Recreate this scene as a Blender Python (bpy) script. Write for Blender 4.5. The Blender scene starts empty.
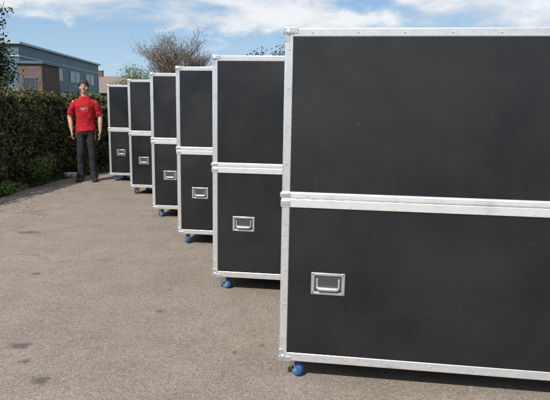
import bpy, bmesh, math, random
import numpy as np
from mathutils import Vector, Matrix, noise
R=math.radians
random.seed(7); rng=np.random.default_rng(7)
scene=bpy.context.scene
coll=scene.collection

# ---------------------------------------------------------------- helpers
def link(name,me,parent=None,loc=(0,0,0),rot=(0,0,0)):
    o=bpy.data.objects.new(name,me); coll.objects.link(o)
    o.location=loc; o.rotation_euler=rot
    if parent: o.parent=parent
    return o
def empty(name,loc=(0,0,0),rot=(0,0,0)):
    o=bpy.data.objects.new(name,None); coll.objects.link(o)
    o.location=loc; o.rotation_euler=rot; o.empty_display_size=.2
    return o
class NT:
    def __init__(s,tree): s.t=tree; s.n=tree.nodes; s.l=tree.links
    def new(s,typ,**kw):
        nd=s.n.new(typ)
        for k,v in kw.items():
            if k.startswith('_'): setattr(nd,k[1:],v)
        return nd
    def link(s,a,b): s.l.new(a,b)
    def put(s,sock,v):
        if isinstance(v,bpy.types.NodeSocket): s.l.new(v,sock)
        else: sock.default_value=v
    def math(s,op,a,b=0.0,c=None,clamp=False):
        m=s.n.new('ShaderNodeMath'); m.operation=op; m.use_clamp=clamp
        s.put(m.inputs[0],a); s.put(m.inputs[1],b)
        if c is not None: s.put(m.inputs[2],c)
        return m.outputs[0]
    def noise(s,vec,scale,detail=4,rough=.55,dist=0):
        m=s.n.new('ShaderNodeTexNoise'); m.inputs['Scale'].default_value=scale
        m.inputs['Detail'].default_value=detail; m.inputs['Roughness'].default_value=rough
        m.inputs['Distortion'].default_value=dist
        if vec is not None: s.l.new(vec,m.inputs['Vector'])
        return m.outputs['Fac']
    def ramp(s,fac,stops):
        m=s.n.new('ShaderNodeValToRGB'); cr=m.color_ramp
        while len(cr.elements)<len(stops): cr.elements.new(.5)
        for e,(p,c) in zip(cr.elements,stops):
            e.position=p; e.color=(c[0],c[1],c[2],1) if isinstance(c,(tuple,list)) else (c,c,c,1)
        s.put(m.inputs[0],fac); return m.outputs[0]
    def mix(s,fac,a,b,mode='MIX'):
        m=s.n.new('ShaderNodeMix'); m.data_type='RGBA'; m.blend_type=mode
        s.put(m.inputs[0],fac)
        for i,v in ((6,a),(7,b)):
            if isinstance(v,tuple) and len(v)==3: v=(*v,1)
            s.put(m.inputs[i],v)
        return m.outputs[2]
    def rng(s,v,a,b,c,d):
        m=s.n.new('ShaderNodeMapRange'); m.interpolation_type='SMOOTHSTEP'
        s.put(m.inputs[0],v)
        for i,x in enumerate((a,b,c,d)): m.inputs[i+1].default_value=x
        return m.outputs[0]
def material(name,col=(.5,.5,.5),rough=.6,metal=0,spec=None):
    m=bpy.data.materials.new(name); m.use_nodes=True
    nt=NT(m.node_tree); b=m.node_tree.nodes['Principled BSDF']
    b.inputs['Base Color'].default_value=(*col,1); b.inputs['Roughness'].default_value=rough
    b.inputs['Metallic'].default_value=metal
    if spec is not None: b.inputs['Specular IOR Level'].default_value=spec
    return m,nt,b
def objco(nt): return nt.new('ShaderNodeTexCoord').outputs['Object']
def geopos(nt): return nt.new('ShaderNodeNewGeometry').outputs['Position']
def bump(nt,b,h,strength=.3,dist=.01):
    n=nt.new('ShaderNodeBump'); n.inputs['Strength'].default_value=strength; n.inputs['Distance'].default_value=dist
    nt.link(h,n.inputs['Height']); nt.link(n.outputs[0],b.inputs['Normal'])

def leafmat(name,c1,c2,c3,scale=1.2,trans=0):
    m,nt,b=material(name,c1,.6,0,.3)
    g=nt.new('ShaderNodeNewGeometry')
    n=nt.noise(g.outputs['Position'],scale,2)
    f=nt.math('ADD',nt.math('MULTIPLY',g.outputs['Random Per Island'],.6),nt.math('MULTIPLY',n,.6))
    c=nt.ramp(f,[(.25,c1),(.6,c2),(.95,c3)])
    nt.link(c,b.inputs['Base Color'])
    if trans:
        tr=nt.new('ShaderNodeBsdfTranslucent'); nt.link(c,tr.inputs['Color'])
        mx=nt.new('ShaderNodeMixShader'); mx.inputs[0].default_value=trans
        nt.link(b.outputs[0],mx.inputs[1]); nt.link(tr.outputs[0],mx.inputs[2])
        nt.link(mx.outputs[0],m.node_tree.nodes['Material Output'].inputs['Surface'])
    return m

# ---------------------------------------------------------------- materials
M={}
def mk():
    m,nt,b=material('black_laminate',(.011,.012,.014),.38,0,.5); co=objco(nt)
    oi=nt.new('ShaderNodeObjectInfo')
    add=nt.new('ShaderNodeVectorMath',_operation='ADD'); nt.link(co,add.inputs[0]); nt.link(oi.outputs['Location'],add.inputs[1])
    v=add.outputs[0]
    n1=nt.noise(v,1.7,5,.62,.4); n2=nt.noise(v,240,1); n3=nt.noise(v,26,5,.7)
    c=nt.ramp(n1,[(.3,(.006,.007,.009)),(.7,(.0145,.0145,.016))])
    dust=nt.rng(n3,.58,.78,0,.5)
    c=nt.mix(dust,c,(.035,.033,.032))
    mp=nt.new('ShaderNodeMapping'); mp.inputs['Scale'].default_value=(30,30,1.2); nt.link(v,mp.inputs[0])
    sc=nt.noise(mp.outputs[0],1.5,4,.7); c=nt.mix(nt.rng(sc,.66,.74,0,.22),c,(.05,.05,.052))
    nt.link(c,b.inputs['Base Color'])
    nt.link(nt.rng(n1,.3,.7,.30,.46),b.inputs['Roughness'])
    bump(nt,b,nt.math('ADD',n2,nt.math('MULTIPLY',n3,.3)),.2,.001); M['panel']=m
    for key,lo,hi in (('alu',.80,.93),('edge',.58,.74)):
        m,nt,b=material('anodised_aluminium' if key=='alu' else 'milled_aluminium_edge',(hi,hi,hi),.3,.6); co=objco(nt)
        n1=nt.noise(co,35,4,.7); n2=nt.noise(co,6,3)
        c=nt.ramp(n1,[(.3,(lo,lo*1.015,lo*1.035)),(.6,(hi,hi*1.01,hi*1.02))]); c=nt.mix(nt.rng(n2,.56,.76,0,.5),c,(lo*.68,lo*.69,lo*.71))
        nt.link(c,b.inputs['Base Color']); nt.link(nt.rng(n1,.3,.7,.36,.26),b.inputs['Roughness'])
        bump(nt,b,n1,.14,.0015); M[key]=m
    m,nt,b=material('zinc_steel',(.66,.66,.67),.28,.8); co=objco(nt)
    nt.link(nt.rng(nt.noise(co,60,3),.3,.7,.22,.42),b.inputs['Roughness']); M['zinc']=m
    m,nt,b=material('shaded_dish_steel',(.10,.10,.105),.45,.6); M['dish']=m  # steel darkened to paint in recess shade; the handle dish sits flat
    m,nt,b=material('black_rubber',(.02,.02,.02),.7); M['rubber']=m
    m,nt,b=material('blue_tyre',(.012,.13,.42),.45); co=objco(nt)
    c=nt.ramp(nt.noise(co,30,4),[(.35,(.012,.14,.40)),(.75,(.03,.11,.25))]); nt.link(c,b.inputs['Base Color']); M['blue']=m
    # asphalt
    m,nt,b=material('asphalt',(.25,.2,.17),.85,0,.2); p=geopos(nt)
    nA=nt.noise(p,120,2,.7); nB=nt.noise(p,.55,5,.6); nC=nt.noise(p,3.2,6,.68); nD=nt.noise(p,30,2,.6)
    c=nt.ramp(nA,[(.30,(.185,.152,.127)),(.5,(.290,.245,.208)),(.70,(.42,.365,.315))])
    c=nt.mix(1.0,c,nt.ramp(nB,[(.3,(.86,.85,.84)),(.7,(1.0,1.0,1.0))]),'MULTIPLY')
    c=nt.mix(1.0,c,nt.ramp(nC,[(.3,(.80,.80,.80)),(.65,(1.0,1.0,1.0))]),'MULTIPLY')
    c=nt.mix(1.0,c,nt.ramp(nD,[(.3,(.88,.88,.88)),(.7,(1.0,1.0,1.0))]),'MULTIPLY')
    sp=nt.noise(p,11,2,.5); c=nt.mix(nt.rng(sp,.70,.76,0,.6),c,(.09,.076,.066))
    vo=nt.new('ShaderNodeTexVoronoi',_feature='DISTANCE_TO_EDGE'); vo.inputs['Scale'].default_value=.33
    wv=nt.new('ShaderNodeVectorMath',_operation='ADD'); nt.link(p,wv.inputs[0])
    nz_=nt.new('ShaderNodeTexNoise'); nz_.inputs['Scale'].default_value=1.6; nz_.inputs['Detail'].default_value=5; nt.link(p,nz_.inputs['Vector']); nt.link(nz_.outputs['Color'],wv.inputs[1])
    nt.link(wv.outputs[0],vo.inputs['Vector'])
    cr=nt.math('MULTIPLY',nt.rng(vo.outputs['Distance'],.0,.006,1,0),nt.rng(nB,.45,.6,0,.5))
    c=nt.mix(cr,c,(.09,.075,.065))
    sxyz=nt.new('ShaderNodeSeparateXYZ'); nt.link(p,sxyz.inputs[0])
    stain=None; sn=nt.math('SUBTRACT',nt.noise(p,16,5,.75),.5)
    for (x,y,r,e) in [(-1.40,2.80,.085,2.2),(-1.12,2.42,.06,1.5),(-1.29,2.62,.035,1),(-1.60,2.50,.045,1),(-2.6,5.5,.14,2),(-1.9,4.1,.05,1.6),(-.75,3.35,.035,1)]:
        dx=nt.math('SUBTRACT',sxyz.outputs[0],x); dy=nt.math('MULTIPLY',nt.math('SUBTRACT',sxyz.outputs[1],y),1.0*e)
        d=nt.math('SQRT',nt.math('ADD',nt.math('MULTIPLY',dx,dx),nt.math('MULTIPLY',dy,dy)))
        d=nt.math('ADD',d,nt.math('MULTIPLY',sn,r*4))
        k=nt.rng(d,r*.3,r*1.25,.72,0)
        stain=k if stain is None else nt.math('MAXIMUM',stain,k)
    c=nt.mix(stain,c,(.075,.064,.057))
    nt.link(c,b.inputs['Base Color'])
    bump(nt,b,nt.math('ADD',nA,nt.math('MULTIPLY',nD,.8)),.4,.004); M['asphalt']=m
    m,nt,b=material('grass_ground',(.05,.07,.02),.95,0,.1); p=geopos(nt)
    c=nt.ramp(nt.noise(p,2,7,.65),[(.3,(.035,.05,.015)),(.55,(.06,.085,.025)),(.75,(.10,.085,.05))]); nt.link(c,b.inputs['Base Color']); M['grass']=m
    m,nt,b=material('soil',(.06,.045,.03),.95,0,.1); p=geopos(nt)
    c=nt.ramp(nt.noise(p,14,6,.7),[(.35,(.05,.04,.028)),(.55,(.11,.085,.06)),(.75,(.18,.15,.115))]); nt.link(c,b.inputs['Base Color'])
    bump(nt,b,nt.noise(p,30,3),.8,.03); M['soil']=m
    M['hedge']=leafmat('hedge_leaves',(.034,.037,.014),(.085,.085,.032),(.175,.165,.07),1.6)
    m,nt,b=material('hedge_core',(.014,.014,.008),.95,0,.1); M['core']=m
    M['shrub']=leafmat('shrub_leaves',(.05,.08,.02),(.10,.15,.04),(.17,.22,.07),3,.2)
    M['grassblade']=leafmat('grass_blades',(.04,.065,.015),(.07,.11,.03),(.13,.15,.05),3)
    M['darkleaf']=leafmat('dark_leaves',(.018,.028,.014),(.035,.052,.024),(.07,.09,.04),1)
    M['redleaf']=leafmat('plum_leaves',(.035,.012,.012),(.07,.025,.022),(.11,.05,.04),1)
    M['bud']=leafmat('spring_buds',(.12,.085,.06),(.20,.155,.11),(.27,.235,.16),1)
    M['farleaf']=leafmat('distant_leaves',(.04,.055,.03),(.07,.09,.045),(.12,.13,.07),.4)
    m,nt,b=material('bark',(.14,.11,.09),.9,0,.1); p=geopos(nt)
    nt.link(nt.ramp(nt.noise(p,20,3),[(.3,(.09,.072,.062)),(.7,(.21,.17,.145))]),b.inputs['Base Color']); M['bark']=m
    m,nt,b=material('brown_brick',(.2,.1,.07),.9,0,.2); co=objco(nt)
    sx=nt.new('ShaderNodeSeparateXYZ'); nt.link(co,sx.inputs[0]); cx=nt.new('ShaderNodeCombineXYZ')
    nt.link(nt.math('ADD',sx.outputs[0],sx.outputs[1]),cx.inputs[0]); nt.link(sx.outputs[2],cx.inputs[1])
    br=nt.new('ShaderNodeTexBrick'); nt.link(cx.outputs[0],br.inputs['Vector']); br.inputs['Scale'].default_value=1
    br.inputs['Brick Width'].default_value=.225; br.inputs['Row Height'].default_value=.075; br.inputs['Mortar Size'].default_value=.006
    br.inputs['Color1'].default_value=(.17,.115,.09,1); br.inputs['Color2'].default_value=(.11,.078,.066,1); br.inputs['Mortar'].default_value=(.22,.2,.18,1)
    c=nt.mix(1,br.outputs[0],nt.ramp(nt.noise(co,.8,4),[(.3,.75),(.7,1.0)]),'MULTIPLY'); nt.link(c,b.inputs['Base Color']); M['brick']=m
    m,nt,b=material('blue_cladding',(.08,.13,.19),.5); co=objco(nt)
    w=nt.new('ShaderNodeTexWave'); w.inputs['Scale'].default_value=1.2; w.bands_direction='Y'; nt.link(co,w.inputs['Vector'])
    c=nt.mix(w.outputs['Fac'],(.08,.125,.175),(.10,.155,.215)); c=nt.mix(nt.rng(nt.noise(co,.7,5),.4,.7,0,.6),c,(.06,.085,.11)); nt.link(c,b.inputs['Base Color']); M['clad']=m
    m,nt,b=material('pale_trim',(.36,.43,.48),.5); M['trim']=m
    m,nt,b=material('window_glass',(.03,.04,.05),.08,0,.8); M['glass']=m
    m,nt,b=material('roof_tiles',(.22,.17,.14),.85); co=objco(nt)
    w=nt.new('ShaderNodeTexWave'); w.inputs['Scale'].default_value=2.2; w.bands_direction='Z'; nt.link(co,w.inputs['Vector'])
    nt.link(nt.mix(w.outputs['Fac'],(.16,.125,.105),(.24,.19,.16)),b.inputs['Base Color']); M['tiles']=m
    # person
    m,nt,b=material('skin',(.52,.29,.2),.5); co=objco(nt)
    nt.link(nt.ramp(nt.noise(co,14,3),[(.3,(.42,.225,.155)),(.7,(.54,.31,.225))]),b.inputs['Base Color']); M['skin']=m
    m,nt,b=material('red_cotton',(.4,.02,.025),.9,0,.15); co=objco(nt)
    s2=nt.new('ShaderNodeSeparateXYZ'); nt.link(co,s2.inputs[0])
    ax=nt.math('ABSOLUTE',s2.outputs[0]); az=nt.math('ABSOLUTE',nt.math('SUBTRACT',s2.outputs[2],1.265))
    box=nt.math('MULTIPLY',nt.rng(ax,.05,.085,1,0),nt.rng(az,.025,.055,1,0)); box=nt.math('MULTIPLY',box,nt.math('LESS_THAN',s2.outputs[1],0))
    k=nt.math('MULTIPLY',box,nt.rng(nt.noise(co,36,2.5,.5),.49,.56,0,.55))
    c=nt.mix(k,nt.ramp(nt.noise(co,10,3),[(.3,(.33,.014,.02)),(.7,(.44,.022,.028))]),(.66,.5,.48)); nt.link(c,b.inputs['Base Color'])
    bump(nt,b,nt.noise(co,6,2,.45,.8),.6,.06); M['shirt']=m
    m,nt,b=material('black_denim',(.026,.026,.03),.85,0,.2); co=objco(nt)
    bump(nt,b,nt.noise(co,8,2,.45,.8),.5,.05); M['trouser']=m
    m,nt,b=material('dark_hair',(.018,.012,.009),.55); co=objco(nt)
    bump(nt,b,nt.noise(co,70,3),.7,.01); M['hair']=m
    m,nt,b=material('shoe_leather',(.02,.018,.016),.4); M['shoe']=m
    m,nt,b=material('eye_white',(.38,.33,.3),.4); M['eyew']=m
    m,nt,b=material('iris_dark',(.03,.02,.015),.3); M['iris']=m
    m,nt,b=material('lips',(.33,.14,.11),.5); M['lip']=m
    m,nt,b=material('white_plastic',(.7,.71,.73),.35); M['white']=m
    m,nt,b=material('stone_chip',(.3,.26,.22),.9); M['stone']=m
mk()

# ---------------------------------------------------------------- mesh builder
class Build:
    def __init__(s,mats): s.bm=bmesh.new(); s.mats=mats
    def _tag(s,faces,mat,smooth=False):
        i=s.mats.index(mat)
        for f in faces: f.material_index=i; f.smooth=smooth
    def box(s,x0,x1,y0,y1,z0,z1,mat,bev=0,seg=1):
        r=bmesh.ops.create_cube(s.bm,size=1); vs=r['verts']
        for v in vs:
            v.co=Vector(((x0+x1)/2+v.co.x*(x1-x0),(y0+y1)/2+v.co.y*(y1-y0),(z0+z1)/2+v.co.z*(z1-z0)))
        faces=set(f for v in vs for f in v.link_faces); s._tag(faces,mat)
        if bev>0:
            es=list(set(e for v in vs for e in v.link_edges))
            r=bmesh.ops.bevel(s.bm,geom=es,offset=bev,segments=seg,affect='EDGES',profile=.5)
            s._tag(r['faces'],mat,seg>1)
    def cyl(s,c,r1,r2,h,axis,mat,seg=24,smooth=True):
        rot={'z':Matrix(),'x':Matrix.Rotation(R(90),4,'Y'),'y':Matrix.Rotation(R(-90),4,'X')}[axis]
        r=bmesh.ops.create_cone(s.bm,cap_ends=True,segments=seg,radius1=r1,radius2=r2,depth=h,matrix=Matrix.Translation(c)@rot)
        fs=set(f for v in r['verts'] for f in v.link_faces); s._tag(fs,mat)
        for f in fs:
            if len(f.verts)==4: f.smooth=smooth
    def ball(s,c,rad,mat,sub=2,scale=(1,1,1)):
        r=bmesh.ops.create_icosphere(s.bm,subdivisions=sub,radius=rad,matrix=Matrix.Translation(c)@Matrix.Diagonal((*scale,1)))
        s._tag(set(f for v in r['verts'] for f in v.link_faces),mat,True)
    def tube(s,pts,radii,mat,n=16,ref=(1,0,0)):
        pts=[Vector(p) for p in pts]; rings=[]
        for i,p in enumerate(pts):
            a=pts[max(i-1,0)]; b=pts[min(i+1,len(pts)-1)]; t=(b-a).normalized()
            rf=Vector(ref); sd=rf-t*rf.dot(t)
            if sd.length<.05: rf=Vector((0,1,0)); sd=rf-t*rf.dot(t)
            sd.normalize(); o=t.cross(sd)
            rr=radii[i]; rx,ry=(rr if isinstance(rr,(tuple,list)) else (rr,rr))
            rings.append([s.bm.verts.new(p+sd*rx*math.cos(k*2*math.pi/n)+o*ry*math.sin(k*2*math.pi/n)) for k in range(n)])
        fs=[]
        for a,b in zip(rings,rings[1:]):
            for k in range(n): fs.append(s.bm.faces.new((a[k],a[(k+1)%n],b[(k+1)%n],b[k])))
        fs.append(s.bm.faces.new(rings[0][::-1])); fs.append(s.bm.faces.new(rings[-1]))
        s._tag(fs,mat,True)
    def mesh(s,name):
        bmesh.ops.recalc_face_normals(s.bm,faces=s.bm.faces)
        me=bpy.data.meshes.new(name); s.bm.to_mesh(me); s.bm.free()
        for k in s.mats: me.materials.append(M[k])
        return me

# ---------------------------------------------------------------- flight cases
W,D,Z0,Z1=2.44,.60,.108,1.68
def case_body():
    B=Build(['panel','alu','zinc','dish','rubber','edge'])
    B.box(0,W,0,D,Z0,Z1,'panel')
    t=.003; e=.036
    for x0,x1 in ((-t,e),(W-e,W+t)):
        for y0,y1 in ((-t,e),(D-e,D+t)):
            B.box(x0,x1,y0,y1,Z0-t,Z1+t,'edge',.006,3)
    t2=.0024
    for z0,z1,mt_ in ((Z0-t2,Z0+.042,'edge'),(Z1-.036,Z1+t2,'edge')):
        for y0,y1 in ((-t2,e),(D-e,D+t2)): B.box(e-.002,W-e+.002,y0,y1,z0,z1,mt_,.005,3)
        for x0,x1 in ((-t2,e),(W-e,W+t2)): B.box(x0,x1,e-.002,D-e+.002,z0,z1,mt_,.005,3)
    zm=.910
    for z0,z1,tt,bv in ((zm-.036,zm+.0045,.0065,.0035),(zm+.0052,zm+.038,.0095,.0085)):
        B.box(-tt,W+tt,-tt,.02,z0,z1,'alu',bv,4); B.box(-tt,W+tt,D-.02,D+tt,z0,z1,'alu',bv,4)
        B.box(-tt,.02,.018,D-.018,z0,z1,'alu',bv,4); B.box(W-.02,W+tt,.018,D-.018,z0,z1,'alu',bv,4)
    for x,sx in ((0,1),(W,-1)):
        for y,sy in ((0,1),(D,-1)):
            for z,sz in ((Z0,1),(Z1,-1)):
                B.ball((x+sx*.015,y+sy*.015,z+sz*.015),.0255,'zinc',3)
                def rg(c,s,l,a): return (min(c-s*a,c+s*l),max(c-s*a,c+s*l))
                B.box(*rg(x,sx,.021,.0042),*rg(y,sy,.0215,.0044),*rg(z,sz,.058,.0055),'zinc',.002,2)
                B.box(*rg(x,sx,.058,.0056),*rg(y,sy,.0205,.0062),*rg(z,sz,.0212,.0048),'zinc',.002,2)
                B.box(*rg(x,sx,.0203,.0069),*rg(y,sy,.058,.0037),*rg(z,sz,.0207,.0069),'zinc',.002,2)
            xa=(min(x-sx*.0110,x+sx*.040),max(x-sx*.0110,x+sx*.040)); ya=(min(y-sy*.0110,y+sy*.040),max(y-sy*.0110,y+sy*.040))
            B.box(*xa,*ya,zm+.012,zm+.032,'zinc',.002,2)
            xa=(min(x-sx*.008,x+sx*.040),max(x-sx*.008,x+sx*.040)); ya=(min(y-sy*.008,y+sy*.040),max(y-sy*.008,y+sy*.040))
            B.box(*xa,*ya,zm-.030,zm-.004,'zinc',.002,2)
    for x in (.019,W-.019):
        z=Z0+.12
        while z<Z1-.08:
            for y in (-.0035,D+.0035): B.ball((x,y,z),.0045,'zinc',1,(1,.35,1))
            z+=.17
    x=.12
    while x<W-.06:
        for y in (-.0035,D+.0035):
            for z in (Z0+.021,Z1-.018): B.ball((x,y,z),.0045,'zinc',1,(1,.35,1))
            for z,q in ((zm-.026,.003),(zm+.020,.006)): B.ball((x,y-q if y<0 else y+q,z),.004,'zinc',1,(1,.4,1))
        x+=.2
    for hx in (.225,W-.225):
        for y,s in ((0,-1),(D,1)):
            def yy(a,b): return (min(y+s*a,y+s*b),max(y+s*a,y+s*b))
            hw,hh,zc=.080,.054,.510
            B.box(hx-hw+.014,hx+hw-.014,*yy(-.002,.0012),zc-hh+.012,zc+hh-.012,'dish')
            B.box(hx-hw,hx-hw+.016,*yy(-.002,.006),zc-hh,zc+hh,'zinc',.0025,2)
            B.box(hx+hw-.016,hx+hw,*yy(-.002,.006),zc-hh,zc+hh,'zinc',.0025,2)
            B.box(hx-hw+.012,hx+hw-.012,*yy(-.002,.0055),zc+hh-.014,zc+hh,'zinc',.0025,2)
            B.box(hx-hw+.012,hx+hw-.012,*yy(-.002,.0055),zc-hh,zc-hh+.014,'zinc',.0025,2)
            B.box(hx-.056,hx-.047,*yy(.001,.008),zc-.025,zc+.026,'zinc',.002)
            B.box(hx+.047,hx+.056,*yy(.001,.008),zc-.025,zc+.026,'zinc',.002)
            B.tube([(hx-.055,y+s*.009,zc-.020),(hx-.04,y+s*.011,zc-.024),(hx+.04,y+s*.011,zc-.024),(hx+.055,y+s*.009,zc-.020)],[.006,.0105,.0105,.006],'zinc',12,(0,0,1))
            for ax in (-1,1):
                for az in (-1,1): B.ball((hx+ax*(hw-.008),y+s*.006,zc+az*(hh-.008)),.004,'dish',1)
    for x0 in (.02,W-.16):
        for y0 in (.03,D-.13): B.box(x0,x0+.14,y0,y0+.10,Z0-.007,Z0+.001,'zinc',.001)
    return B.mesh('flight_case_body')
def caster_mesh():
    B=Build(['blue','zinc','rubber'])
    B.cyl((0,0,.094),.026,.030,.012,'z','zinc')
    B.box(-.022,-.0185,-.022,.024,.034,.089,'zinc',.001); B.box(.0185,.022,-.022,.024,.034,.089,'zinc',.001)
    B.box(-.022,.022,-.024,.026,.0855,.0895,'zinc',.001)
    B.cyl((0,-.008,.044),.044,.044,.018,'x','blue',36)
    B.cyl((-.0125,-.008,.044),.039,.044,.007,'x','blue',36); B.cyl((.0125,-.008,.044),.044,.039,.007,'x','blue',36)
    B.cyl((0,-.008,.044),.024,.024,.034,'x','zinc',24); B.cyl((0,-.008,.044),.008,.008,.05,'x','rubber',12)
    B.box(-.016,.016,.02,.05,.070,.076,'zinc',.001)
    return B.mesh('caster')
cb=case_body(); cm=caster_mesh()
cases=[(.035,2.47),(-.445,3.78),(-.945,5.12),(-1.485,6.40),(-2.22,8.12),(-2.98,9.57)]
yaws=[-7.6,-7.2,-7.9,-7.3,-8.3,-7.0]
szs=[1,1.0,1.012,1.022,1.025,1.01]
for i,((x,y),yw) in enumerate(zip(cases,yaws)):
    e=empty('flight_case' if i==0 else 'flight_case.%03d'%i,(x,y,.004),(0,0,R(yw)))
    e.scale=(1,1,szs[i])
    link('body',cb,e)
    k=0
    for cx in (.075,W-.075):
        for cy in (.075,D-.085):
            k+=1; link('caster_%d'%k,cm,e,(cx,cy,0),(0,0,R(random.uniform(-70,70) if (cx>1 or cy>.2) else [35,60,20,55,-30,40][i])))

# ---------------------------------------------------------------- ground
def poly(name,pts,z,mat):
    bm=bmesh.new(); f=bm.faces.new([bm.verts.new((x,y,z)) for x,y in pts])
    bmesh.ops.recalc_face_normals(bm,faces=bm.faces)
    me=bpy.data.meshes.new(name); bm.to_mesh(me); bm.free(); me.materials.append(M[mat])
    o=link(name,me)
    if me.polygons[0].normal.z<0: me.flip_normals()
    return o
poly('ground',[(-900,-300),(900,-300),(900,1500),(-900,1500)],-.004,'grass')
hp=[(-4.75,-4),(-4.5,2),(-4.08,7.4),(-3.98,9.7),(-3.35,11.3),(-.8,14.2),(3,17),(12,21)]
edge=[]
for a,b in zip(hp,hp[1:]):
    n=max(3,int(math.dist(a,b)/.12))
    for k in range(n):
        f=k/n; x=a[0]+(b[0]-a[0])*f; y=a[1]+(b[1]-a[1])*f
        edge.append((x+.10+.09*noise.noise(Vector((x*1.5,y*1.5,0)))+.03*noise.noise(Vector((x*9,y*9,3))),y))
poly('asphalt_yard',edge+[(40,21),(40,-12),(-4.4,-12)],.004,'asphalt')
poly('soil_verge',[(-6.4,-4),(-6.2,2),(-5.7,8),(-5.5,10.5),(-4.2,13),(0,17),(12,23.5),(12.5,20.6),(3.3,16.7),(-.6,13.9),(-3.1,11.2),(-3.75,9.7),(-3.85,7.4),(-4.2,2),(-4.5,-4)],0,'soil')

# ---------------------------------------------------------------- foliage
def leaves(name,pts,sizes,mat,parent=None,nbias=None,aspect=.6):
    n=len(pts); pts=np.asarray(pts,float); s=np.asarray(sizes,float)[:,None]
    a=rng.normal(size=(n,3))
    if nbias is not None: a[:,2]*=nbias
    a/=np.linalg.norm(a,axis=1)[:,None]
    b=rng.normal(size=(n,3)); b-=a*(a*b).sum(1)[:,None]; b/=np.linalg.norm(b,axis=1)[:,None]
    v=np.empty((n,4,3)); v[:,0]=pts-a*s; v[:,1]=pts+b*s*aspect; v[:,2]=pts+a*s; v[:,3]=pts-b*s*aspect
    me=bpy.data.meshes.new(name); me.vertices.add(n*4); me.vertices.foreach_set('co',v.ravel())
    me.loops.add(n*4); me.loops.foreach_set('vertex_index',np.arange(n*4))
    me.polygons.add(n); me.polygons.foreach_set('loop_start',np.arange(0,n*4,4)); me.polygons.foreach_set('loop_total',np.full(n,4))
    me.update(calc_edges=True); me.materials.append(M[mat])
    return link(name,me,parent)

def nz(x,y,z,s): return noise.noise(Vector((x*s,y*s,z*s)))
def build_hedge():
    H=1.50; T=1.15
    root=empty('hedge')
    P=[]; S=[]; core=Build(['core'])
    for si,(a,b) in enumerate(zip(hp,hp[1:])):
        L=math.dist(a,b); d=((b[0]-a[0])/L,(b[1]-a[1])/L); nrm=(d[1],-d[0])
        dens={0:300,1:1000,2:3600,3:2600,4:700}.get(si,400)
        n=int(L*(H+.5)*dens)
        for _ in range(n):
            u=random.random()*L; q=random.random()*(H+T*.55)
            if q<H: zz=q; off=0.0
            else: zz=H; off=-(q-H)
            x=a[0]+d[0]*u; y=a[1]+d[1]*u
            bul=.22*nz(x,y,zz*1.2,1.2)+.12*nz(x,y,zz,3.6)+.06*nz(x,y,zz,9)
            if q<H:
                inset=.18*max(0,(zz-1.1)/.4)**2 + .06*max(0,(.35-zz)/.35)
                o=-.10+bul-inset-random.random()**2*.16
                if nz(x+7,y,zz*1.5,3.2)>.25 and random.random()<.6: o-=.16
                z=zz
            else:
                o=off-.1; z=H+.12*nz(x,y,0,1.7)+.08*nz(x,y,0,5)-random.random()*.10
                if random.random()<.06: z+=random.random()*.16
            P.append((x+nrm[0]*o,y+nrm[1]*o,z+random.uniform(-.02,.03)))
            S.append(random.uniform(.018,.038))
    leaves('leaves',P,S,'hedge',root)
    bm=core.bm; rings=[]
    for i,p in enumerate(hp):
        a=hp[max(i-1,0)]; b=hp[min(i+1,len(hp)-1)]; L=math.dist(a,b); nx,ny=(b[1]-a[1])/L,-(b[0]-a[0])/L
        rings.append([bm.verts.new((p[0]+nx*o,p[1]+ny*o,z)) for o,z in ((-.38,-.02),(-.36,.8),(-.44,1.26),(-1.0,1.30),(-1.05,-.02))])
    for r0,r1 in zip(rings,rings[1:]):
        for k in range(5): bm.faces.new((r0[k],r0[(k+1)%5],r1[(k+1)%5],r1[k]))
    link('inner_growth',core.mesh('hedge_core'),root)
build_hedge()

def bush(name,c,r,h,n,mat,size=(.02,.04)):
    P=[];S=[]
    blobs=[(random.gauss(0,.4)*r,random.gauss(0,.4)*r,random.uniform(.25,.85)*h,random.uniform(.35,.6)) for _ in range(9)]
    for _ in range(n):
        bx,by,bz,br=random.choice(blobs); v=Vector((random.gauss(0,1),random.gauss(0,1),random.gauss(0,1))).normalized()*random.random()**.4*br
        z=bz+v.z*h*.6
        if z<0.01: z=random.random()*.2*h
        P.append((c[0]+bx+v.x*r,c[1]+by+v.y*r,z)); S.append(random.uniform(*size))
    return leaves(name,P,S,mat)
bush('shrub',(-4.0,8.85),.28,.55,1600,'shrub',(.014,.028))
bush('shrub',(-3.98,7.75),.2,.22,500,'shrub',(.012,.022))
bush('shrub',(-3.75,10.35),.22,.35,700,'shrub',(.014,.026))
def tufts():
    v=[];f=[]
    for (a,b) in list(zip(hp,hp[1:]))[1:4]:
        L=math.dist(a,b)
        for _ in range(int(L*95)):
            u=random.random(); x=a[0]+(b[0]-a[0])*u; y=a[1]+(b[1]-a[1])*u
            if nz(x,y,0,1.1)<-.08 and random.random()<.85: continue
            x+=random.uniform(-.15,.10)
            for _ in range(6):
                bx=x+random.gauss(0,.02); by=y+random.gauss(0,.02); an=random.random()*6.28; h=random.uniform(.03,.13); w=.004
                lx,ly=math.cos(an)*h*.45,math.sin(an)*h*.45; px,py=-math.sin(an)*w,math.cos(an)*w; i=len(v)
                v+=[(bx-px,by-py,0),(bx+px,by+py,0),(bx+lx*.4+px,by+ly*.4+py,h*.65),(bx+lx*.4-px,by+ly*.4-py,h*.65),(bx+lx,by+ly,h)]
                f+=[(i,i+1,i+2,i+3),(i+3,i+2,i+4)]
    me=bpy.data.meshes.new('grass_tufts'); me.from_pydata(v,[],f); me.materials.append(M['grassblade']); link('grass',me)
tufts()
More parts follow.
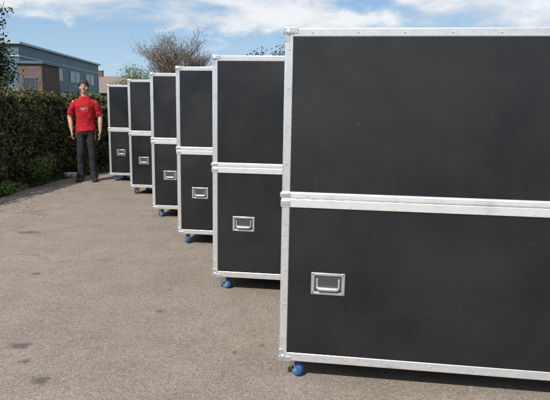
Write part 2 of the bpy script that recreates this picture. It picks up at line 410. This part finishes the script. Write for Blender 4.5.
def grit():
    B=Build(['stone'])
    for _ in range(420):
        y=random.uniform(1.4,9); x=random.uniform(-.55*y,.15*y)
        r=random.uniform(.002,.006)*(1+.15*y*.3)
        B.ball((x,y,.004+r*.4),r,'stone',1,(1,random.uniform(.6,1),.6))
    link('gravel',B.mesh('gravel'))
grit()
P=[(random.uniform(-3.95,-3.1) if random.random()<.7 else random.uniform(-3.5,1),random.uniform(3,11),.008) for _ in range(150)]
leaves('fallen_leaves',P,[random.uniform(.01,.02) for _ in P],'bud',None,6)

def tree(name,base,H,spread,trunk_r,levels,leafmat_,nleaf,lsize,seed,bark='bark',up=.35,first=.25,clump=.16,kids=(7,5,5,4,4),minr=.001,wide=1.0):
    rs=random.Random(seed); root=empty(name,base); V=[];F=[];tips=[]
    def seg(p,q,r0,r1,n):
        t=(q-p).normalized(); s=t.orthogonal().normalized(); o=t.cross(s); i=len(V)
        for c,r in ((p,r0),(q,r1)):
            for k in range(n):
                a=k*2*math.pi/n; V.append(c+s*r*math.cos(a)+o*r*math.sin(a))
        for k in range(n): F.append((i+k,i+(k+1)%n,i+n+(k+1)%n,i+n+k))
    def grow(p,d,L,r,lev):
        n=4 if lev<2 else 3; step=L/n; sides=7 if lev==0 else (5 if lev==1 else 3); pts=[p]
        for k in range(n):
            d=(d+Vector((rs.gauss(0,.13),rs.gauss(0,.13),rs.gauss(0,.10)+.04))).normalized()
            q=p+d*step; r1=max(minr,r*(.86 if lev else .84)); seg(p,q,r,r1,sides); p=q; r=r1; pts.append(p)
        if lev>=levels: tips.append(p); tips.append(pts[-2]); return
        if lev>=levels-1: tips.append(p)
        K=kids[lev]
        for k in range(K):
            f=first+(1-first)*(k+rs.random())/K if lev==0 else .25+.75*(k+rs.random())/K
            j=min(int(f*n),n-1); st=pts[j].lerp(pts[j+1],f*n-j)
            a=(k*2.4+rs.random()*.9) if lev==0 else rs.random()*6.283
            side=Vector((math.cos(a),math.sin(a),0))
            nd=(d*.55+side*rs.uniform(.6,1.0)*spread+Vector((0,0,up))).normalized()
            grow(st,nd,L*rs.uniform(.5,.72),max(minr,r*rs.uniform(.45,.6)+.001),lev+1)
    grow(Vector((0,0,0)),Vector((0,0,1)),H*.55,trunk_r,0)
    mz=max(v.z for v in V); sc=H/mz
    cx=sum(t.x for t in tips)/len(tips)*sc
    root.location.x-=cx*wide
    def fx(v): return Vector((v.x*sc*wide,v.y*sc*wide,v.z*sc))
    me=bpy.data.meshes.new(name+'_branches'); me.from_pydata([fx(v) for v in V],[],F); me.materials.append(M[bark]); link('branches',me,root)
    if nleaf:
        P=[];S=[]
        for _ in range(nleaf):
            t=fx(rs.choice(tips)); P.append((t.x+rs.gauss(0,clump),t.y+rs.gauss(0,clump),max(.3,t.z+rs.gauss(0,clump*.8)))); S.append(rs.uniform(*lsize))
        leaves('foliage',P,S,leafmat_,root)
    return root
tree('bare_tree',(-5.0,28,0),5.35,.9,.13,4,'bud',17000,(.015,.034),11,up=.30,clump=.12,kids=(15,7,6,5,4),minr=.007,wide=1.0)
tree('evergreen_tree',(-8.72,16,0),4.1,.42,.10,3,'darkleaf',15000,(.03,.06),5,up=.6,clump=.14,kids=(14,7,5,4),first=.15,wide=.9)
tree('young_tree',(-7.0,27,0),3.45,.9,.07,3,'shrub',5200,(.02,.05),9,up=.4,clump=.14,kids=(9,6,5,4))
tree('plum_tree',(-.25,25,0),4.3,.9,.09,3,'redleaf',6000,(.03,.06),15,up=.4,clump=.14,kids=(9,6,5,4))
def treeline(name,x0,x1,y,h,n,sz):
    P=[];S=[]
    for _ in range(n):
        x=random.uniform(x0,x1); hh=h*(.65+.35*nz(x,y,0,.12)+.25*nz(x,y,0,.45)); z=random.random()**.7*hh
        P.append((x,y+random.uniform(-3,3),z)); S.append(random.uniform(*sz))
    leaves(name,P,S,'farleaf')
treeline('distant_treeline',-75,60,105,5.2,22000,(.18,.4))

# ---------------------------------------------------------------- buildings
def hall():
    root=empty('school_building',(-16.5,35,0),(0,0,R(2)))
    B=Build(['clad','trim','brick','glass'])
    L=17; wd=12; h=5.12
    B.box(-wd,0,0,L,0,2.2,'brick'); B.box(-wd-.1,.12,-.12,L+.1,2.2,h,'clad')
    B.box(-wd-.25,.30,-.30,L+.25,h,h+.14,'trim'); B.box(-wd-.02,.15,-.15,L+.12,2.15,2.28,'trim')
    B.box(-wd-.14,.16,-.16,L+.14,4.35,4.43,'trim')
    for k in range(4):
        y=1.2+k*4.0; B.box(-.02,.135,y,y+2.4,3.2,4.1,'glass')
        for q in (y-.06,y+1.17,y+2.4): B.box(-.02,.15,q,q+.06,3.2,4.1,'clad')
    link('hall',B.mesh('hall'),root)
hall()
def wing():
    root=empty('brick_annexe',(-17.2,32.6,0)); B=Build(['brick','trim','glass','clad'])
    B.box(1.75,3.2,0,2.6,0,3.75,'brick'); B.box(1.65,3.32,-.12,2.72,3.75,3.90,'clad')
    B.box(2.1,2.8,-.02,.05,1.5,2.9,'glass')
    for x in (2.04,2.8): B.box(x,x+.06,-.05,.04,1.5,2.9,'clad')
    for z in (1.42,2.9): B.box(2.0,2.9,-.06,.04,z,z+.08,'clad')
    link('walls',B.mesh('annexe'),root)
wing()
def house():
    root=empty('brick_house',(-25.5,70,0)); B=Build(['tiles','glass','brick','trim'])
    B.box(0,8,0,7,0,3.1,'brick')
    bm=B.bm; v=[bm.verts.new(c) for c in ((-.4,-.4,3.0),(8.4,-.4,3.0),(8.4,7.4,3.0),(-.4,7.4,3.0),(.9,3.5,5.3),(7.1,3.5,5.3))]
    fs=[bm.faces.new([v[i] for i in q]) for q in ((0,1,5,4),(1,2,5),(2,3,4,5),(3,0,4),(3,2,1,0))]; B._tag(fs,'tiles')
    B.box(1.5,2.1,3.3,3.9,4.6,6.0,'brick'); B.box(1.45,2.15,3.25,3.95,6.0,6.1,'trim')
    for x in (1,4.6): B.box(x,x+1.8,-.03,.05,1.1,2.5,'glass'); B.box(x-.1,x+1.9,-.07,.05,1.0,1.1,'trim'); B.box(x+.86,x+.94,-.06,.05,1.1,2.5,'trim')
    link('walls_and_roof',B.mesh('house'),root)
house()

# ---------------------------------------------------------------- white tub by the hedge
def tub():
    B=Build(['white','rubber'])
    B.tube([(0,0,0),(0,0,.01),(0,0,.065),(0,0,.07)],[(.10,.065),(.105,.07),(.115,.08),(.115,.08)],'white',20)
    B.tube([(0,0,.07),(0,0,.082),(0,0,.088)],[(.122,.088),(.122,.088),(.105,.07)],'white',20)
    B.tube([(-.12,0,.06),(-.13,-.05,.04),(-.09,-.09,.02),(.09,-.09,.02),(.13,-.05,.04),(.12,0,.06)],[.004]*6,'rubber',8,(0,0,1))
    link('plastic_tub',B.mesh('tub'),None,(-3.84,9.95,.006),(0,0,R(20)))
tub()

# ---------------------------------------------------------------- person
def remesh(o,vox,it=3):
    m=o.modifiers.new('r','REMESH'); m.mode='VOXEL'; m.voxel_size=vox; m.use_smooth_shade=True
    s=o.modifiers.new('s','SMOOTH'); s.factor=.5; s.iterations=it
def person():
    root=empty('standing_man',(-3.36,9.50,.004),(0,0,R(12)))
    B=Build(['skin'])
    B.tube([(0,0,.80),(0,0,.92),(0,0,1.05),(0,-.005,1.2),(0,-.005,1.32),(0,0,1.39),(0,0,1.44),(0,0,1.49)],
           [(.12,.08),(.145,.095),(.12,.085),(.13,.09),(.15,.095),(.14,.08),(.09,.06),(.05,.05)],'skin',24)
    B.tube([(0,.012,1.42),(0,.008,1.50),(0,-.002,1.60)],[.062,.057,.055],'skin',16)
    B.ball((0,0,1.665),1,'skin',3,(.074,.093,.105)); B.ball((0,-.03,1.605),1,'skin',3,(.058,.058,.06)); B.ball((0,-.060,1.565),.028,'skin',2)
    B.tube([(0,-.086,1.680),(0,-.100,1.650),(0,-.108,1.633),(0,-.090,1.625)],[.008,.011,.014,.012],'skin',10)
    B.ball((0,-.080,1.690),1,'skin',2,(.05,.014,.010))
    for s in (-1,1):
        B.ball((s*.077,.008,1.650),1,'skin',2,(.011,.02,.032)); B.ball((s*.043,-.055,1.625),.028,'skin',2)
        el=(s*.266,.035,1.13) if s<0 else (s*.250,.03,1.13)
        wr=(s*.228,-.05,.90) if s<0 else (s*.248,-.02,.885)
        B.tube([(s*.12,0,1.385),(s*.165,0,1.388),(s*.198,.008,1.33),(s*.225,.02,1.24),el,((el[0]+wr[0])/2,-.002,1.03),wr],[.045,.05,.048,.045,.040,.039,.027],'skin',14)
        hx,hy,hz=wr; B.tube([(hx,hy,hz+.01),(hx-s*.002,hy-.008,hz-.035),(hx-s*.006,hy-.016,hz-.075),(hx-s*.008,hy-.02,hz-.092)],[(.018,.026),(.017,.038),(.015,.042),(.011,.036)],'skin',12)
        for k,(oy,ln) in enumerate(((-.034,.070),(-.012,.080),(.011,.074),(.032,.058))):
            a=Vector((hx-s*.006,hy-.018+oy,hz-.08)); b=a+Vector((-s*.004,-.003+oy*.06,-ln*.45)); c=b+Vector((-s*.014,-.006,-ln*.32)); d=c+Vector((-s*.016,-.002,-ln*.2))
            B.tube([a,b,c,d],[.0095,.009,.008,.0065],'skin',8)
        a=Vector((hx-s*.004,hy-.028,hz-.022)); B.tube([a,a+Vector((-s*.010,-.026,-.022)),a+Vector((-s*.018,-.036,-.048)),a+Vector((-s*.024,-.038,-.066))],[.013,.012,.010,.008],'skin',8)
        B.tube([(s*.08,0,.92),(s*.092,0,.80),(s*.10,-.008,.62),(s*.105,-.012,.49),(s*.108,.01,.36),(s*.112,.015,.2),(s*.115,.015,.08)],[.08,.078,.062,.052,.052,.040,.036],'skin',16)
        B.tube([(s*.115,.04,.045),(s*.118,-.02,.045),(s*.135,-.11,.032),(s*.14,-.17,.028)],[(.03,.035),(.036,.04),(.038,.022),(.028,.014)],'skin',12)
    o=link('body',B.mesh('body'),root); remesh(o,.0055,2)
    F=Build(['eyew','iris','lip','hair'])
    for s in (-1,1):
        F.ball((s*.031,-.080,1.661),1,'eyew',2,(.012,.008,.005)); F.ball((s*.031,-.0855,1.661),.0055,'iris',2)
        F.tube([(s*.014,-.094,1.682),(s*.032,-.092,1.687),(s*.05,-.079,1.682)],[.003,.004,.003],'hair',8)
    F.tube([(-.021,-.083,1.597),(0,-.091,1.595),(.021,-.083,1.597)],[(.003,.004),(.005,.006),(.003,.004)],'lip',8,(0,0,1))
    link('face_features',F.mesh('face_features'),root)
    bm=bmesh.new(); bmesh.ops.create_icosphere(bm,subdivisions=5,radius=1)
    for v in bm.verts:
        d=v.co.copy(); k=1+.06*noise.noise(d*4)+.05*noise.noise(d*11)
        v.co=Vector((d.x*.088*k,.004+d.y*.108*k,1.674+d.z*.120*k))
    def gone(c):
        fr=1.706+.016*noise.noise(Vector((c.x*45,3,1)))-max(0,abs(c.x)-.045)*1.2
        return (c.y<-.03 and c.z<fr) or c.z<1.585 or (c.y<.02 and c.z<1.655)
    bmesh.ops.delete(bm,geom=[v for v in bm.verts if gone(v.co)],context='VERTS')
    for f in bm.faces: f.smooth=True
    me=bpy.data.meshes.new('hair'); bm.to_mesh(me); bm.free(); me.materials.append(M['hair']); h=link('hair',me,root)
    so=h.modifiers.new('t','SOLIDIFY'); so.thickness=.022; so.offset=-1
    B=Build(['shirt'])
    B.tube([(.004,0,.885),(.002,0,.90),(0,0,1.0),(0,-.003,1.1),(0,-.005,1.22),(0,-.005,1.32),(0,0,1.385),(0,0,1.43),(0,.002,1.462),(0,.006,1.482)],
           [(.172,.120),(.174,.122),(.160,.112),(.154,.107),(.160,.112),(.166,.120),(.156,.108),(.128,.09),(.098,.076),(.074,.070)],'shirt',28)
    for s in (-1,1): B.tube([(s*.09,0,1.395),(s*.135,0,1.385),(s*.170,.002,1.362),(s*.198,.010,1.315),(s*.226,.02,1.235),(s*.238,.024,1.18)],[.053,.060,.062,.061,.060,.063],'shirt',20)
    o=link('t_shirt',B.mesh('t_shirt'),root); remesh(o,.008,4)
    tx=bpy.data.textures.new('folds','CLOUDS'); tx.noise_scale=.12; tx.noise_depth=1
    dm=o.modifiers.new('d','DISPLACE'); dm.texture=tx; dm.strength=.024; dm.mid_level=.45
    B=Build(['trouser'])
    B.tube([(0,0,1.0),(0,0,.93),(0,0,.85),(0,.005,.80)],[(.145,.10),(.158,.108),(.162,.11),(.12,.085)],'trouser',24)
    for s in (-1,1):
        k=.012 if s<0 else 0
        B.tube([(s*.075,0,.90),(s*.083,0,.78),(s*.09,-.006-k,.62),(s*.095,-.014-k,.49),(s*.102,.003,.34),(s*.108,.008,.18),(s*.112,.005,.09),(s*.116,.0,.045)],[(.083,.1),(.083,.094),(.074,.080),(.066,.072),(.064,.071),(.062,.068),(.066,.076),(.062,.074)],'trouser',20)
    o=link('trousers',B.mesh('trousers'),root); remesh(o,.008,3)
    dm=o.modifiers.new('d','DISPLACE'); dm.texture=tx; dm.strength=.016; dm.mid_level=.45
    B=Build(['shoe'])
    for s in (-1,1):
        B.tube([(s*.114,.075,.045),(s*.115,.055,.05),(s*.118,-.02,.055),(s*.13,-.10,.042),(s*.138,-.17,.032),(s*.14,-.20,.026)],[(.03,.035),(.04,.05),(.045,.05),(.05,.038),(.043,.028),(.02,.015)],'shoe',16)
        B.box(s*.128-.046,s*.128+.046,-.19,.08,0,.018,'shoe',.008,2)
    o=link('shoes',B.mesh('shoes'),root)
    m=o.modifiers.new('r','REMESH'); m.mode='VOXEL'; m.voxel_size=.007; m.use_smooth_shade=True
person()

# ---------------------------------------------------------------- light
EL=46; AZ=211
to=Vector((math.sin(R(AZ))*math.cos(R(EL)),math.cos(R(AZ))*math.cos(R(EL)),math.sin(R(EL))))
sl=bpy.data.lights.new('sun','SUN'); sl.energy=5.0; sl.angle=R(.5); sl.color=(1,.945,.875)
so=bpy.data.objects.new('sun',sl); coll.objects.link(so); so.rotation_euler=to.to_track_quat('Z','Y').to_euler(); so.location=to*30
w=bpy.data.worlds.new('World'); scene.world=w; w.use_nodes=True; nt=NT(w.node_tree)
bg=w.node_tree.nodes['Background']; bg.inputs['Strength'].default_value=.11
sky=nt.new('ShaderNodeTexSky'); sky.sky_type='NISHITA'; sky.sun_disc=False; sky.sun_elevation=R(EL); sky.sun_rotation=R(AZ)
sky.air_density=1.0; sky.dust_density=.3; sky.ozone_density=2.0
g=nt.new('ShaderNodeTexCoord').outputs['Generated']
mp=nt.new('ShaderNodeMapping'); mp.inputs['Scale'].default_value=(1,1,2.6); mp.inputs['Location'].default_value=(.3,.1,.2); nt.link(g,mp.inputs[0])
sx=nt.new('ShaderNodeSeparateXYZ'); nt.link(g,sx.inputs[0]); el=sx.outputs[2]; xx=sx.outputs[0]
n1=nt.noise(mp.outputs[0],7,8,.58,.2)
n2=nt.noise(mp.outputs[0],2.6,2,.5)
band=nt.rng(el,.115,.160,-.13,.11)
xm=nt.math('ABSOLUTE',nt.math('ADD',xx,.14)); b1=nt.rng(xm,.20,.32,.16,-.02)
xr=nt.math('ABSOLUTE',nt.math('SUBTRACT',xx,.36)); b2=nt.rng(xr,.10,.2,.17,-.02)
s=nt.math('ADD',nt.math('ADD',n1,band),nt.math('MAXIMUM',b1,b2))
s=nt.math('ADD',s,nt.math('MULTIPLY',nt.math('SUBTRACT',n2,.5),.35))
mask=nt.rng(s,.55,.74,0,.92)
cl=nt.mix(nt.rng(n1,.4,.62,0,1),(5.6,6.3,7.2),(8.4,8.5,8.6))
haze=nt.rng(el,0,.26,.40,0)
blue=nt.mix(.5,sky.outputs[0],(2.4,4.4,7.2))
c=nt.mix(haze,blue,(5.0,6.4,7.8))
c=nt.mix(mask,c,cl)
nt.link(c,bg.inputs['Color'])

# ---------------------------------------------------------------- camera
p=R(9.65); r=.0167
fw=Vector((0,math.cos(p),-math.sin(p))); up=Vector((0,math.sin(p),math.cos(p))); rt=Vector((1,0,0))
r2=rt*math.cos(r)+up*math.sin(r); u2=up*math.cos(r)-rt*math.sin(r)
cd=bpy.data.cameras.new('camera'); cd.lens=35; cd.sensor_width=36; cd.clip_end=3000; cd.clip_start=.05
co=bpy.data.objects.new('camera',cd); coll.objects.link(co)
mt=Matrix((( r2.x,u2.x,-fw.x,0),(r2.y,u2.y,-fw.y,0),(r2.z,u2.z,-fw.z,1.33),(0,0,0,1)))
co.matrix_world=mt
scene.camera=co
scene.view_settings.view_transform='Standard'; scene.view_settings.look='None'; scene.view_settings.exposure=0
